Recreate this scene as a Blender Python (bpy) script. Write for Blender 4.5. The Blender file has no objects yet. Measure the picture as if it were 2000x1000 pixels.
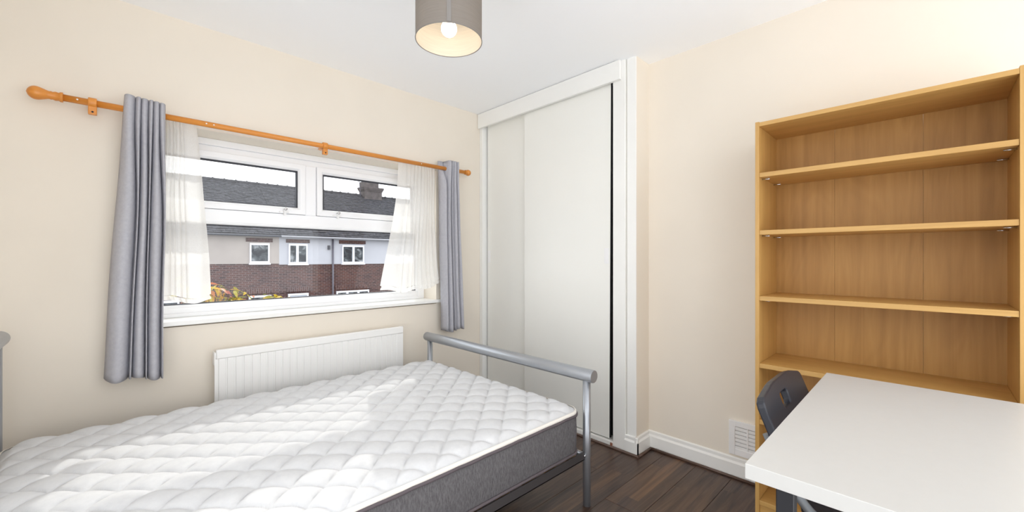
import bpy, bmesh, math, random
from mathutils import Vector, Matrix, noise
random.seed(7)
PI = math.pi
S = bpy.context.scene
COL = S.collection

# ------------------------------------------------------------------ camera
cam_d = bpy.data.cameras.new('camera'); cam = bpy.data.objects.new('camera', cam_d); COL.objects.link(cam)
FPX = 801.0
cam_d.sensor_fit = 'HORIZONTAL'; cam_d.sensor_width = 36.0
cam_d.lens = FPX / 2000.0 * 36.0
cam_d.shift_y = 5.0 / 2000.0
cam_d.clip_start = 0.02
cam.location = (0, 0, 1.18)
cam.rotation_euler = (PI / 2, 0, math.radians(45.5 - 90.0))
S.camera = cam

# ------------------------------------------------------------------ sky, sun, exposure
SKY = 1.0
W = bpy.data.worlds.new('sky'); S.world = W; W.use_nodes = True
nt = W.node_tree; nt.nodes.clear()
o_ = nt.nodes.new('ShaderNodeOutputWorld'); bg = nt.nodes.new('ShaderNodeBackground')
tc = nt.nodes.new('ShaderNodeTexCoord'); mp = nt.nodes.new('ShaderNodeMapping'); mp.inputs['Scale'].default_value = (1.0, 1.0, 3.0)
nz = nt.nodes.new('ShaderNodeTexNoise'); nz.inputs['Scale'].default_value = 2.6; nz.inputs['Detail'].default_value = 6
cr = nt.nodes.new('ShaderNodeValToRGB')
cr.color_ramp.elements[0].position = 0.35; cr.color_ramp.elements[0].color = (0.86, 0.90, 0.97, 1)
cr.color_ramp.elements[1].position = 0.62; cr.color_ramp.elements[1].color = (1.0, 1.0, 1.0, 1)
nt.links.new(tc.outputs['Generated'], mp.inputs['Vector']); nt.links.new(mp.outputs[0], nz.inputs['Vector'])
nt.links.new(nz.outputs['Fac'], cr.inputs['Fac']); nt.links.new(cr.outputs['Color'], bg.inputs['Color'])
bg.inputs['Strength'].default_value = SKY
nt.links.new(bg.outputs[0], o_.inputs[0])

sun_d = bpy.data.lights.new('sun', 'SUN'); sun = bpy.data.objects.new('sun', sun_d); COL.objects.link(sun)
sun_d.energy = 0.85; sun_d.angle = math.radians(0.8); sun_d.color = (1.0, 0.96, 0.90)
sun.rotation_euler = Vector((-0.59, -1.0, -0.70)).to_track_quat('-Z', 'Y').to_euler()
sun.location = (3, 8, 8)

vs = S.view_settings
vs.view_transform = 'Standard'; vs.look = 'None'; vs.exposure = 1.52; vs.gamma = 1.0; vs.use_curve_mapping = False

S.cycles.max_bounces = 16; S.cycles.diffuse_bounces = 10; S.cycles.transparent_max_bounces = 24

# ------------------------------------------------------------------ material helpers
def lin(r, g, b):
    f = lambda c: (c / 255 / 12.92) if c / 255 <= 0.04045 else ((c / 255 + 0.055) / 1.055) ** 2.4
    return (f(r), f(g), f(b), 1.0)

def new_mat(name):
    m = bpy.data.materials.new(name); m.use_nodes = True
    t = m.node_tree; t.nodes.clear()
    out = t.nodes.new('ShaderNodeOutputMaterial'); p = t.nodes.new('ShaderNodeBsdfPrincipled')
    t.links.new(p.outputs[0], out.inputs[0])
    return m, t, p, out

def N(t, kind, **kw):
    n = t.nodes.new(kind)
    for k, v in kw.items():
        n.inputs[k.replace('_', ' ')].default_value = v
    return n

def mix_rgb(t, fac, a, b, blend='MIX'):
    n = t.nodes.new('ShaderNodeMix'); n.data_type = 'RGBA'; n.blend_type = blend
    for sock, v in ((n.inputs[0], fac), (n.inputs[6], a), (n.inputs[7], b)):
        if isinstance(v, bpy.types.NodeSocket): t.links.new(v, sock)
        else: sock.default_value = v
    return n.outputs[2]

def ramp(t, fac, stops):
    n = t.nodes.new('ShaderNodeValToRGB'); t.links.new(fac, n.inputs[0])
    e = n.color_ramp.elements
    while len(e) < len(stops): e.new(0.5)
    for q, (pos, c) in zip(e, stops): q.position = pos; q.color = c
    return n.outputs[0]

def coords(t, scale=(1, 1, 1), loc=(0, 0, 0), kind='Object'):
    a = t.nodes.new('ShaderNodeTexCoord'); m = t.nodes.new('ShaderNodeMapping')
    m.inputs['Scale'].default_value = scale; m.inputs['Location'].default_value = loc
    t.links.new(a.outputs[kind], m.inputs[0]); return m.outputs[0]

def bump(t, p, h, strength=0.2, dist=0.002):
    b = N(t, 'ShaderNodeBump', Strength=strength, Distance=dist)
    t.links.new(h, b.inputs['Height']); t.links.new(b.outputs[0], p.inputs['Normal'])

def plain(name, rgb, rough=0.5, metal=0.0, var=0.04, nscale=6.0, bmp=0.0, bscale=120.0, bdist=0.001):
    m, t, p, o = new_mat(name)
    c = lin(*rgb); co = coords(t)
    nz = N(t, 'ShaderNodeTexNoise', Scale=nscale, Detail=4.0); t.links.new(co, nz.inputs['Vector'])
    dk = (c[0] * (1 - var), c[1] * (1 - var), c[2] * (1 - var), 1); lt = tuple(min(1, x * (1 + var)) for x in c[:3]) + (1,)
    col = ramp(t, nz.outputs['Fac'], [(0.3, dk), (0.7, lt)]); t.links.new(col, p.inputs['Base Color'])
    p.inputs['Roughness'].default_value = rough; p.inputs['Metallic'].default_value = metal
    if bmp:
        n2 = N(t, 'ShaderNodeTexNoise', Scale=bscale, Detail=3.0); t.links.new(co, n2.inputs['Vector'])
        bump(t, p, n2.outputs['Fac'], bmp, bdist)
    return m

M = {}
M['wall'] = plain('cream_paint', (231, 223, 210), 0.85, var=0.015, nscale=3, bmp=0.12, bscale=260, bdist=0.0006)
M['ceiling'] = plain('ceiling_paint', (250, 252, 255), 0.9, var=0.01, nscale=2, bmp=0.08, bscale=200)
M['white'] = plain('white_gloss_paint', (240, 240, 237), 0.38, var=0.012, nscale=5)
M['door_white'] = plain('white_door_paint', (238, 238, 233), 0.30, var=0.01, nscale=2)
M['upvc'] = plain('white_upvc', (243, 244, 246), 0.28, var=0.006)
M['radiator'] = plain('radiator_enamel', (240, 240, 238), 0.35, var=0.01)
M['gasket'] = plain('black_gasket', (48, 50, 58), 0.6)
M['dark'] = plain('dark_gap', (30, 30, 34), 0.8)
M['silver'] = plain('silver_tube', (172, 176, 182), 0.36, metal=0.75, var=0.02)
M['chrome'] = plain('chrome', (210, 210, 212), 0.2, metal=1.0, var=0.01)
M['steel_grey'] = plain('grey_steel_tube', (120, 124, 128), 0.4, metal=0.4, var=0.03)
M['rail_dark'] = plain('bed_rail_grey', (68, 65, 66), 0.5, metal=0.2)
M['black_plastic'] = plain('navy_black_plastic', (46, 48, 56), 0.38, bmp=0.06, bscale=600)
M['black_metal'] = plain('black_metal', (36, 37, 42), 0.42)
M['desk'] = plain('white_laminate', (205, 205, 202), 0.35, var=0.008, nscale=40)
M['bead'] = plain('brown_bead', (92, 72, 62), 0.45, var=0.1, nscale=20)
M['grey_fabric_pipe'] = plain('dark_piping', (92, 84, 88), 0.8)
M['white_tape'] = plain('white_tape', (238, 234, 226), 0.9, bmp=0.2, bscale=500)
M['guide'] = plain('brown_guide', (150, 100, 80), 0.5)
M['white_plastic'] = plain('white_plastic', (238, 238, 238), 0.4)

def wood(name, a, b, c, rough, axis, scale=1.0, rnd=0.0):
    """straight grained wood; axis = grain direction"""
    m, t, p, o = new_mat(name)
    sc = [26 * scale] * 3; sc[axis] = 1.3 * scale
    co = coords(t, tuple(sc))
    nz = N(t, 'ShaderNodeTexNoise', Scale=1.0, Detail=6.0, Roughness=0.6, Distortion=0.5); t.links.new(co, nz.inputs['Vector'])
    sc2 = [5.0 * scale] * 3; sc2[axis] = 0.9 * scale
    co2 = coords(t, tuple(sc2), (3.1, 1.7, 0.4))
    wv = N(t, 'ShaderNodeTexNoise', Scale=1.0, Detail=2.0, Distortion=1.2); t.links.new(co2, wv.inputs['Vector'])
    rings = t.nodes.new('ShaderNodeMath'); rings.operation = 'MULTIPLY'; rings.inputs[1].default_value = 9.0; t.links.new(wv.outputs['Fac'], rings.inputs[0])
    fr = t.nodes.new('ShaderNodeMath'); fr.operation = 'PINGPONG'; fr.inputs[1].default_value = 0.5; t.links.new(rings.outputs[0], fr.inputs[0])
    col = ramp(t, nz.outputs['Fac'], [(0.3, lin(*a)), (0.5, lin(*b)), (0.72, lin(*c))])
    col2 = mix_rgb(t, 0.16, col, ramp(t, fr.outputs[0], [(0.0, lin(*a)), (0.5, lin(*c))]))
    t.links.new(col2, p.inputs['Base Color']); p.inputs['Roughness'].default_value = rough
    bump(t, p, nz.outputs['Fac'], 0.06, 0.0006)
    return m
M['beech_y'] = wood('beech_shelf', (182, 140, 78), (194, 152, 87), (204, 163, 97), 0.42, 1)
M['beech_z'] = wood('beech_upright', (182, 140, 78), (194, 152, 87), (204, 163, 97), 0.42, 2)
M['beech_back'] = wood('beech_back', (162, 119, 60), (176, 132, 69), (190, 146, 80), 0.5, 2)
M['pine'] = wood('varnished_pine', (196, 120, 44), (214, 138, 56), (226, 152, 70), 0.3, 0, 1.5)

def floor_mat():
    m, t, p, o = new_mat('walnut_laminate')
    oi = t.nodes.new('ShaderNodeObjectInfo')
    tcn = t.nodes.new('ShaderNodeTexCoord'); sep = t.nodes.new('ShaderNodeSeparateXYZ'); t.links.new(tcn.outputs['Object'], sep.inputs[0])
    def mth(op, a, b=None):
        n = t.nodes.new('ShaderNodeMath'); n.operation = op
        for i, v in enumerate((a, b)):
            if v is None: continue
            if isinstance(v, bpy.types.NodeSocket): t.links.new(v, n.inputs[i])
            else: n.inputs[i].default_value = v
        return n.outputs[0]
    row = mth('FLOOR', mth('DIVIDE', sep.outputs['Y'], 0.0627))
    off = mth('ADD', mth('MULTIPLY', row, 0.37), mth('MULTIPLY', oi.outputs['Random'], 7.0))
    blk = mth('FLOOR', mth('ADD', mth('DIVIDE', sep.outputs['X'], 0.62), off))
    cmb = t.nodes.new('ShaderNodeCombineXYZ'); t.links.new(row, cmb.inputs[0]); t.links.new(blk, cmb.inputs[1]); t.links.new(mth('MULTIPLY', oi.outputs['Random'], 50.0), cmb.inputs[2])
    wn = t.nodes.new('ShaderNodeTexWhiteNoise'); wn.noise_dimensions = '3D'; t.links.new(cmb.outputs[0], wn.inputs['Vector'])
    # grain
    sh = t.nodes.new('ShaderNodeCombineXYZ')
    t.links.new(mth('ADD', mth('MULTIPLY', sep.outputs['X'], 2.0), mth('MULTIPLY', oi.outputs['Random'], 31.0)), sh.inputs[0])
    t.links.new(mth('MULTIPLY', sep.outputs['Y'], 34.0), sh.inputs[1]); t.links.new(mth('MULTIPLY', wn.outputs['Value'], 9.0), sh.inputs[2])
    nz = N(t, 'ShaderNodeTexNoise', Scale=1.0, Detail=7.0, Roughness=0.62, Distortion=1.4); t.links.new(sh.outputs[0], nz.inputs['Vector'])
    big = N(t, 'ShaderNodeTexNoise', Scale=0.28, Detail=2.0, Distortion=2.0); t.links.new(sh.outputs[0], big.inputs['Vector'])
    grain = ramp(t, nz.outputs['Fac'], [(0.28, lin(46, 36, 33)), (0.5, lin(72, 56, 49)), (0.75, lin(98, 77, 64))])
    warm = mix_rgb(t, ramp(t, big.outputs['Fac'], [(0.4, (0, 0, 0, 1)), (0.7, (0.45, 0.45, 0.45, 1))]), grain, lin(112, 86, 66))
    tint = ramp(t, wn.outputs['Value'], [(0.0, (0.80, 0.79, 0.82, 1)), (0.6, (0.96, 0.95, 0.95, 1)), (0.86, (1.08, 1.03, 0.98, 1)), (0.95, (1.75, 1.6, 1.25, 1))])
    col = mix_rgb(t, 1.0, warm, tint, 'MULTIPLY')
    t.links.new(col, p.inputs['Base Color'])
    rr = ramp(t, nz.outputs['Fac'], [(0.2, (0.42, 0.42, 0.42, 1)), (0.8, (0.30, 0.30, 0.30, 1))]); t.links.new(rr, p.inputs['Roughness'])
    bump(t, p, nz.outputs['Fac'], 0.12, 0.0005)
    return m
M['floor'] = floor_mat()

def fabric(name, rgb, rgb2, weave=900.0, rough=0.9, trans=0.0, stretch=(1, 1, 1), mixs=40.0):
    m, t, p, o = new_mat(name)
    co = coords(t, stretch)
    nz = N(t, 'ShaderNodeTexNoise', Scale=mixs, Detail=8.0, Roughness=0.75); t.links.new(co, nz.inputs['Vector'])
    col = ramp(t, nz.outputs['Fac'], [(0.35, lin(*rgb)), (0.65, lin(*rgb2))]); t.links.new(col, p.inputs['Base Color'])
    p.inputs['Roughness'].default_value = rough
    p.inputs['Specular IOR Level'].default_value = 0.2
    w = N(t, 'ShaderNodeTexNoise', Scale=weave, Detail=2.0); t.links.new(co, w.inputs['Vector'])
    bump(t, p, w.outputs['Fac'], 0.3, 0.0008)
    if trans:
        tr = t.nodes.new('ShaderNodeBsdfTranslucent'); t.links.new(col, tr.inputs['Color'])
        mx = t.nodes.new('ShaderNodeMixShader'); mx.inputs[0].default_value = trans
        t.links.new(p.outputs[0], mx.inputs[1]); t.links.new(tr.outputs[0], mx.inputs[2]); t.links.new(mx.outputs[0], o.inputs[0])
    return m
M['curtain'] = fabric('grey_curtain_cloth', (186, 186, 194), (197, 197, 203), 700, trans=0.15, mixs=60)
M['quilt'] = fabric('white_knit_quilt', (208, 209, 211), (216, 217, 218), 420, mixs=30)
M['mattress_side'] = fabric('heather_grey_knit', (80, 78, 80), (116, 114, 116), 500, stretch=(1, 1, 0.22), mixs=260)

def net_mat(name, alpha):
    m, t, p, o = new_mat(name); t.nodes.remove(p)
    co = coords(t)
    nz = N(t, 'ShaderNodeTexNoise', Scale=300.0, Detail=3.0); t.links.new(co, nz.inputs['Vector'])
    col = ramp(t, nz.outputs['Fac'], [(0.3, lin(243, 241, 237)), (0.7, lin(251, 250, 247))])
    d = t.nodes.new('ShaderNodeBsdfDiffuse'); tl = t.nodes.new('ShaderNodeBsdfTranslucent'); tp = t.nodes.new('ShaderNodeBsdfTransparent')
    t.links.new(col, d.inputs[0]); t.links.new(col, tl.inputs[0])
    a = t.nodes.new('ShaderNodeMixShader'); a.inputs[0].default_value = 0.45; t.links.new(d.outputs[0], a.inputs[1]); t.links.new(tl.outputs[0], a.inputs[2])
    b = t.nodes.new('ShaderNodeMixShader'); b.inputs[0].default_value = alpha; t.links.new(tp.outputs[0], b.inputs[1]); t.links.new(a.outputs[0], b.inputs[2])
    t.links.new(b.outputs[0], o.inputs[0]); return m
M['net'] = net_mat('white_voile', 0.82)
M['net_hem'] = net_mat('white_voile_hem', 0.85)

def glass_mat(name, spec=1.0, dirt=0.03):
    m, t, p, o = new_mat(name); t.nodes.remove(p)
    tp = t.nodes.new('ShaderNodeBsdfTransparent'); tp.inputs[0].default_value = (0.97, 0.98, 0.98, 1)
    g = t.nodes.new('ShaderNodeBsdfGlossy'); g.inputs['Roughness'].default_value = 0.0
    lw = t.nodes.new('ShaderNodeLayerWeight'); lw.inputs[0].default_value = 0.5
    pw_ = t.nodes.new('ShaderNodeMath'); pw_.operation = 'POWER'; pw_.inputs[1].default_value = 5.0; t.links.new(lw.outputs['Facing'], pw_.inputs[0])
    fr = t.nodes.new('ShaderNodeMath'); fr.operation = 'MULTIPLY_ADD'; fr.inputs[1].default_value = 0.9; fr.inputs[2].default_value = 0.02; t.links.new(pw_.outputs[0], fr.inputs[0])
    a = t.nodes.new('ShaderNodeMixShader'); t.links.new(fr.outputs[0], a.inputs[0]); t.links.new(tp.outputs[0], a.inputs[1]); t.links.new(g.outputs[0], a.inputs[2])
    co = coords(t); v = N(t, 'ShaderNodeTexVoronoi', Scale=34.0); t.links.new(co, v.inputs['Vector'])
    sp = ramp(t, v.outputs['Distance'], [(0.05, (dirt * 9, dirt * 9, dirt * 9, 1)), (0.10, (0, 0, 0, 1))])
    nz = N(t, 'ShaderNodeTexNoise', Scale=5.0); t.links.new(co, nz.inputs['Vector'])
    msk = ramp(t, nz.outputs['Fac'], [(0.45, (0, 0, 0, 1)), (0.6, (1, 1, 1, 1))])
    df = t.nodes.new('ShaderNodeBsdfDiffuse'); df.inputs[0].default_value = (0.9, 0.9, 0.9, 1)
    b = t.nodes.new('ShaderNodeMixShader'); t.links.new(mix_rgb(t, 1.0, sp, msk, 'MULTIPLY'), b.inputs[0]); t.links.new(a.outputs[0], b.inputs[1]); t.links.new(df.outputs[0], b.inputs[2])
    t.links.new(b.outputs[0], o.inputs[0]); return m
M['glass'] = glass_mat('window_glass')

def shade_mat(name, rgb, trans):
    m, t, p, o = new_mat(name)
    co = coords(t, (1, 1, 1)); wv = N(t, 'ShaderNodeTexNoise', Scale=90.0, Detail=6.0); 
    co = coords(t, (0.15, 0.15, 6.0)); t.links.new(co, wv.inputs['Vector'])
    c = lin(*rgb); col = ramp(t, wv.outputs['Fac'], [(0.3, tuple(x * 0.88 for x in c[:3]) + (1,)), (0.7, c)])
    t.links.new(col, p.inputs['Base Color']); p.inputs['Roughness'].default_value = 0.85
    tr = t.nodes.new('ShaderNodeBsdfTranslucent'); t.links.new(col, tr.inputs[0])
    mx = t.nodes.new('ShaderNodeMixShader'); mx.inputs[0].default_value = trans
    t.links.new(p.outputs[0], mx.inputs[1]); t.links.new(tr.outputs[0], mx.inputs[2]); t.links.new(mx.outputs[0], o.inputs[0])
    return m
M['shade_out'] = shade_mat('grey_linen_shade', (150, 144, 138), 0.38)
M['shade_in'] = shade_mat('cream_shade_lining', (246, 238, 224), 0.35)
M['shade_seam'] = plain('grey_shade_seam', (130, 126, 122), 0.9)

# ------------------------------------------------------------------ mesh helpers
def box(bm, a, b):
    x0, x1 = sorted((a[0], b[0])); y0, y1 = sorted((a[1], b[1])); z0, z1 = sorted((a[2], b[2]))
    v = [bm.verts.new(p) for p in ((x0, y0, z0), (x1, y0, z0), (x1, y1, z0), (x0, y1, z0), (x0, y0, z1), (x1, y0, z1), (x1, y1, z1), (x0, y1, z1))]
    for f in ((0, 3, 2, 1), (4, 5, 6, 7), (0, 1, 5, 4), (1, 2, 6, 5), (2, 3, 7, 6), (3, 0, 4, 7)): bm.faces.new([v[i] for i in f])
    return bm

def B(*boxes):
    bm = bmesh.new()
    for a, b in boxes: box(bm, a, b)
    return bm

def tube(bm, pts, r, n=16, cap=True, closed=False, smooth=True):
    """sweep a circle along a polyline; r number or list"""
    pts = [Vector(p) for p in pts]; k = len(pts)
    rs = r if isinstance(r, (list, tuple)) else [r] * k
    rings = []; ref = None
    for i, p in enumerate(pts):
        if closed: d = (pts[(i + 1) % k] - pts[i - 1]).normalized()
        else:
            d = (pts[min(i + 1, k - 1)] - pts[max(i - 1, 0)]).normalized()
        if ref is None:
            ref = Vector((0, 0, 1)) if abs(d.z) < 0.9 else Vector((1, 0, 0))
        u = (ref - d * ref.dot(d)).normalized(); w = d.cross(u); ref = u
        rings.append([bm.verts.new(p + (u * math.cos(2 * PI * j / n) + w * math.sin(2 * PI * j / n)) * rs[i]) for j in range(n)])
    m = k if closed else k - 1
    for i in range(m):
        a, b = rings[i], rings[(i + 1) % k]
        for j in range(n):
            f = bm.faces.new((a[j], a[(j + 1) % n], b[(j + 1) % n], b[j])); f.smooth = smooth
    if cap and not closed:
        bm.faces.new(list(reversed(rings[0]))); bm.faces.new(rings[-1])
    return bm

def T(pts, r, n=16, **k): return tube(bmesh.new(), pts, r, n, **k)

def lathe(bm, prof, origin, axis='Z', n=32):
    """prof: list of (radius, along)"""
    o = Vector(origin); rings = []
    for r, h in prof:
        ring = []
        for j in range(n):
            a = 2 * PI * j / n; c, s = r * math.cos(a), r * math.sin(a)
            ring.append(bm.verts.new(o + (Vector((c, s, h)) if axis == 'Z' else Vector((h, c, s)) if axis == 'X' else Vector((s, h, c)))))
        rings.append(ring)
    for i in range(len(rings) - 1):
        for j in range(n):
            f = bm.faces.new((rings[i][j], rings[i][(j + 1) % n], rings[i + 1][(j + 1) % n], rings[i + 1][j])); f.smooth = True
    if prof[0][0] > 1e-5: bm.faces.new(list(reversed(rings[0])))
    if prof[-1][0] > 1e-5: bm.faces.new(rings[-1])
    bmesh.ops.remove_doubles(bm, verts=bm.verts, dist=1e-6)
    return bm

def wpos(o):
    p = Vector((0, 0, 0))
    while o is not None: p += o.location; o = o.parent
    return p

def obj(name, bm, mat, parent=None, base=None, bevel=0.0, seg=2, solid=0.0, smooth=False, mats=None):
    """bm is in world coordinates; becomes one mesh object"""
    if solid == 0.0: bmesh.ops.recalc_face_normals(bm, faces=bm.faces)
    off = wpos(parent) if parent else Vector(base or (0, 0, 0))
    bmesh.ops.translate(bm, verts=bm.verts, vec=-off)
    me = bpy.data.meshes.new(name); bm.to_mesh(me); bm.free()
    if smooth:
        for f in me.polygons: f.use_smooth = True
    o = bpy.data.objects.new(name, me); COL.objects.link(o)
    if parent: o.parent = parent
    else: o.location = off
    for m in (mats or [mat]): me.materials.append(m)
    if solid:
        q = o.modifiers.new('solid', 'SOLIDIFY'); q.thickness = solid; q.offset = 0
    if bevel:
        q = o.modifiers.new('bevel', 'BEVEL'); q.width = bevel; q.segments = seg; q.limit_method = 'ANGLE'; q.angle_limit = math.radians(40)
    return o

def tag(o, label, cat, group=None):
    o['label'] = label; o['category'] = cat
    if group: o['group'] = group
    return o

def thing(name, base, label=None, cat=None, group=None):
    o = bpy.data.objects.new(name, None); COL.objects.link(o); o.location = base; o.empty_display_size = 0.1
    if label: tag(o, label, cat, group)
    return o

def struct(name, bm, mat, label, **k):
    o = obj(name, bm, mat, **k); o['kind'] = 'structure'; o['label'] = label; return o

def child(parent, name, me, loc=(0, 0, 0), rot=(0, 0, 0), scale=(1, 1, 1)):
    o = bpy.data.objects.new(name, me); COL.objects.link(o); o.parent = parent
    o.location = loc; o.rotation_euler = rot; o.scale = scale; return o

# ------------------------------------------------------------------ room shell
YW = 2.68      # window wall face
XR = 2.42      # right wall face
XF = 2.222     # wardrobe fascia face
ZC = 2.40
XB, YB = -0.9, -1.45    # the room behind the camera is not modelled
WX0, WX1, WZ0, WZ1 = 0.08, 1.81, 0.862, 1.86   # window opening
YO = 2.96

FXB, FYB = -0.62, -0.62
fl = struct('floor', B(((FXB, FYB, -0.16), (3.0, YO, -0.008))), M['dark'], 'dark walnut laminate floor', base=(0, 0, 0))
PW = 0.188; PLEN = 1.285
plank_me = {}
def plank(x0, x1, y0):
    key = round(x1 - x0, 3)
    if key not in plank_me:
        bm = B(((0, 0.0006, -0.008), (x1 - x0 - 0.001, PW - 0.0006, 0.0)))
        bmesh.ops.bevel(bm, geom=[e for e in bm.edges if all(v.co.z > -0.001 for v in e.verts)], offset=0.0012, segments=1, affect='EDGES')
        me = bpy.data.meshes.new('floor_plank'); bm.to_mesh(me); bm.free(); me.materials.append(M['floor']); plank_me[key] = me
    child(fl, 'floor_plank', plank_me[key], (x0, y0, 0.0))
y = 0.742 - 7 * PW; row = 0
while y < 2.66:
    off = [0.0, 0.46, 0.86, 0.21, 0.66][row % 5]
    xs = [FXB]; x = FXB + PLEN - off
    while x < 2.46: xs.append(x); x += PLEN
    xs.append(2.47)
    for a, b in zip(xs[:-1], xs[1:]):
        if b - a > 0.05: plank(a, b, y)
    y += PW; row += 1

struct('ceiling', B(((XB, YB, ZC), (3.0, YO, ZC + 0.15))), M['ceiling'], 'smooth white ceiling')
wl = struct('wall_window', B(((XB, YW, -0.1), (WX0, YO, ZC)), ((WX1, YW, -0.1), (3.0, YO, ZC)), ((WX0, YW, -0.1), (WX1, YO, WZ0 - 0.03)), ((WX0, YW, WZ1), (WX1, YO, ZC))),
            M['wall'], 'cream painted wall with the window')
struct('wall_right', B(((XR, YB, -0.1), (XR + 0.12, 1.236, ZC))), M['wall'], 'cream painted wall behind the bookcase')
struct('wall_left', B(((-0.60, 1.50, -0.1), (-0.50, YO, ZC))), M['wall'], 'cream painted wall behind the head of the bed')
struct('wall_light_block', B(((XB - 0.1, YB, -0.1), (XB, -0.15, ZC))), M['wall'], 'unseen cream wall piece added to block sky light')  # unseen partial wall, added to cut sky light on the desk front
# nib between wardrobe and wall
struct('wall_return', B(((2.268, 1.236, -0.05), (3.0, 1.30, ZC))), M['wall'], 'narrow cream return beside the wardrobe')
struct('wall_cupboard', B(((2.9, 1.30, -0.1), (3.0, YO, ZC))), M['dark'], 'back of the built-in wardrobe')
# white timber post in front of the nib
struct('trim_1', B(((2.258, 1.2355, 0.0), (2.268, 1.296, ZC))), M['white'], 'white painted corner post beside the wardrobe', bevel=0.002)

def skirting(name, a, b, nrm, label, z=0.108, th=0.018):
    """moulded skirting from a to b (xy), nrm points into the room"""
    prof = [(0, 0), (th, 0), (th, z * 0.70), (th * 0.55, z * 0.80), (th * 0.55, z * 0.95), (th * 0.3, z), (0, z)]
    bm = bmesh.new(); rings = []
    for p in (a, b):
        rings.append([bm.verts.new((p[0] + nrm[0] * d, p[1] + nrm[1] * d, h)) for d, h in prof])
    n = len(prof)
    for i in range(n): bm.faces.new((rings[0][i], rings[0][(i + 1) % n], rings[1][(i + 1) % n], rings[1][i]))
    bm.faces.new(rings[0]); bm.faces.new(list(reversed(rings[1])))
    return struct(name, bm, M['white'], label)
skirting('baseboard_right', (XR, YB), (XR, 1.2355), (-1, 0), 'white moulded skirting along the right wall')
skirting('baseboard_return', (2.2402, 1.236), (XR - 0.018, 1.236), (0, -1), 'white skirting on the short wall return')
skirting('baseboard_post', (2.258, 1.218), (2.258, 1.304), (-1, 0), 'white skirting block on the wardrobe post')
skirting('baseboard_window', (XB, YW), (2.2, YW), (0, -1), 'white skirting under the window')

def bead(name, pts, label):
    return struct(name, T(pts, 0.008, 8), M['bead'], label)
bead('trim_2', [(2.392, 0.552, 0.006), (2.392, 1.205, 0.006)], 'brown floor beading along the right skirting')
bead('trim_3', [(2.238, 1.208, 0.006), (2.395, 1.208, 0.006)], 'brown floor beading on the wall return')
bead('trim_4', [(2.232, 1.205, 0.006), (2.232, 2.66, 0.006)], 'brown floor beading along the wardrobe')

# ------------------------------------------------------------------ window
YF = 2.85      # inner face of the frame
win = thing('window_1', (0.945, YF, WZ0)); win['kind'] = 'structure'; win['label'] = 'white plastic window with two top casements and a wide lower pane'
def wp(name, bm, mat, parent=win, **k): return obj(name, bm, mat, parent, **k)
YFB = YF + 0.07
wp('frame_jamb', B(((WX0, YF, WZ0), (WX0 + 0.058, YFB, WZ1))), M['upvc'], bevel=0.004)
wp('frame_jamb', B(((WX1 - 0.058, YF, WZ0), (WX1, YFB, WZ1))), M['upvc'], bevel=0.004)
wp('frame_head', B(((WX0, YF, 1.823), (WX1, YFB, WZ1)), ((WX0 + 0.058, YF + 0.012, 1.775), (WX1 - 0.058, YFB, 1.823))), M['upvc'], bevel=0.004)
wp('frame_bottom', B(((WX0 + 0.058, YF, WZ0), (WX1 - 0.058, YFB, 0.915)), ((WX0 + 0.058, YF - 0.012, WZ0), (WX1 - 0.058, YF, 0.884))), M['upvc'], bevel=0.004)
wp('transom', B(((WX0 + 0.058, YF, 1.388), (WX1 - 0.058, YFB, 1.462))), M['upvc'], bevel=0.004)
wp('mullion', B(((0.912, YF, 1.462), (0.980, YFB, 1.786))), M['upvc'], bevel=0.004)
def ring(x0, x1, z0, z1, w, ya, yb):
    return B(((x0, ya, z0), (x0 + w, yb, z1)), ((x1 - w, ya, z0), (x1, yb, z1)), ((x0 + w, ya, z0), (x1 - w, yb, z0 + w)), ((x0 + w, ya, z1 - w), (x1 - w, yb, z1)))
def mitred(x0, x1, z0, z1, w, ya, yb, ch=0.012):
    """mitred sash with a chamfer towards the glass"""
    bm = bmesh.new()
    prof = [(0, yb), (0, ya), (w - ch, ya), (w, ya + ch * 1.4), (w, yb)]
    cs = [(x0, z0, 1, 1), (x1, z0, -1, 1), (x1, z1, -1, -1), (x0, z1, 1, -1)]
    rings = [[bm.verts.new((cx + sx * d, yy, cz + sz * d)) for d, yy in prof] for cx, cz, sx, sz in cs]
    for i in range(4):
        a, b = rings[i], rings[(i + 1) % 4]
        for j in range(len(prof)):
            k = (j + 1) % len(prof); bm.faces.new((a[j], a[k], b[k], b[j]))
    return bm
for x0, x1, hx in ((WX0 + 0.058, 0.910, 0.785), (0.982, WX1 - 0.058, 1.112)):
    z0, z1 = 1.464, 1.786
    cs = wp('casement', mitred(x0, x1, z0, z1, 0.042, YF - 0.012, YF + 0.05), M['upvc'], bevel=0.002)
    wp('gasket', ring(x0 + 0.041, x1 - 0.041, z0 + 0.037, z1 - 0.041, 0.009, YF + 0.006, YF + 0.03), M['gasket'], cs)
    wp('pane', B(((x0 + 0.03, YF + 0.020, z0 + 0.03), (x1 - 0.03, YF + 0.024, z1 - 0.03))), M['glass'], cs)
    h = wp('handle', lathe(bmesh.new(), [(0.0, -0.052), (0.008, -0.05), (0.0105, -0.044), (0.008, -0.037), (0.005, -0.033), (0.005, -0.013)], (hx, YF, 1.489), 'Y', 16), M['chrome'], cs)
    wp('handle_plate', B(((hx - 0.030, YF - 0.019, 1.468), (hx + 0.026, YF - 0.0125, 1.476)), ((hx - 0.006, YF - 0.034, 1.452), (hx + 0.006, YF - 0.0125, 1.486))), M['white_plastic'], cs, bevel=0.001)
gx0, gx1, gz0, gz1 = WX0 + 0.058, WX1 - 0.058, 0.915, 1.388
wp('glazing_bead', mitred(gx0, gx1, gz0, gz1, 0.012, YF + 0.004, YF + 0.04, 0.008), M['upvc'])
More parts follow.
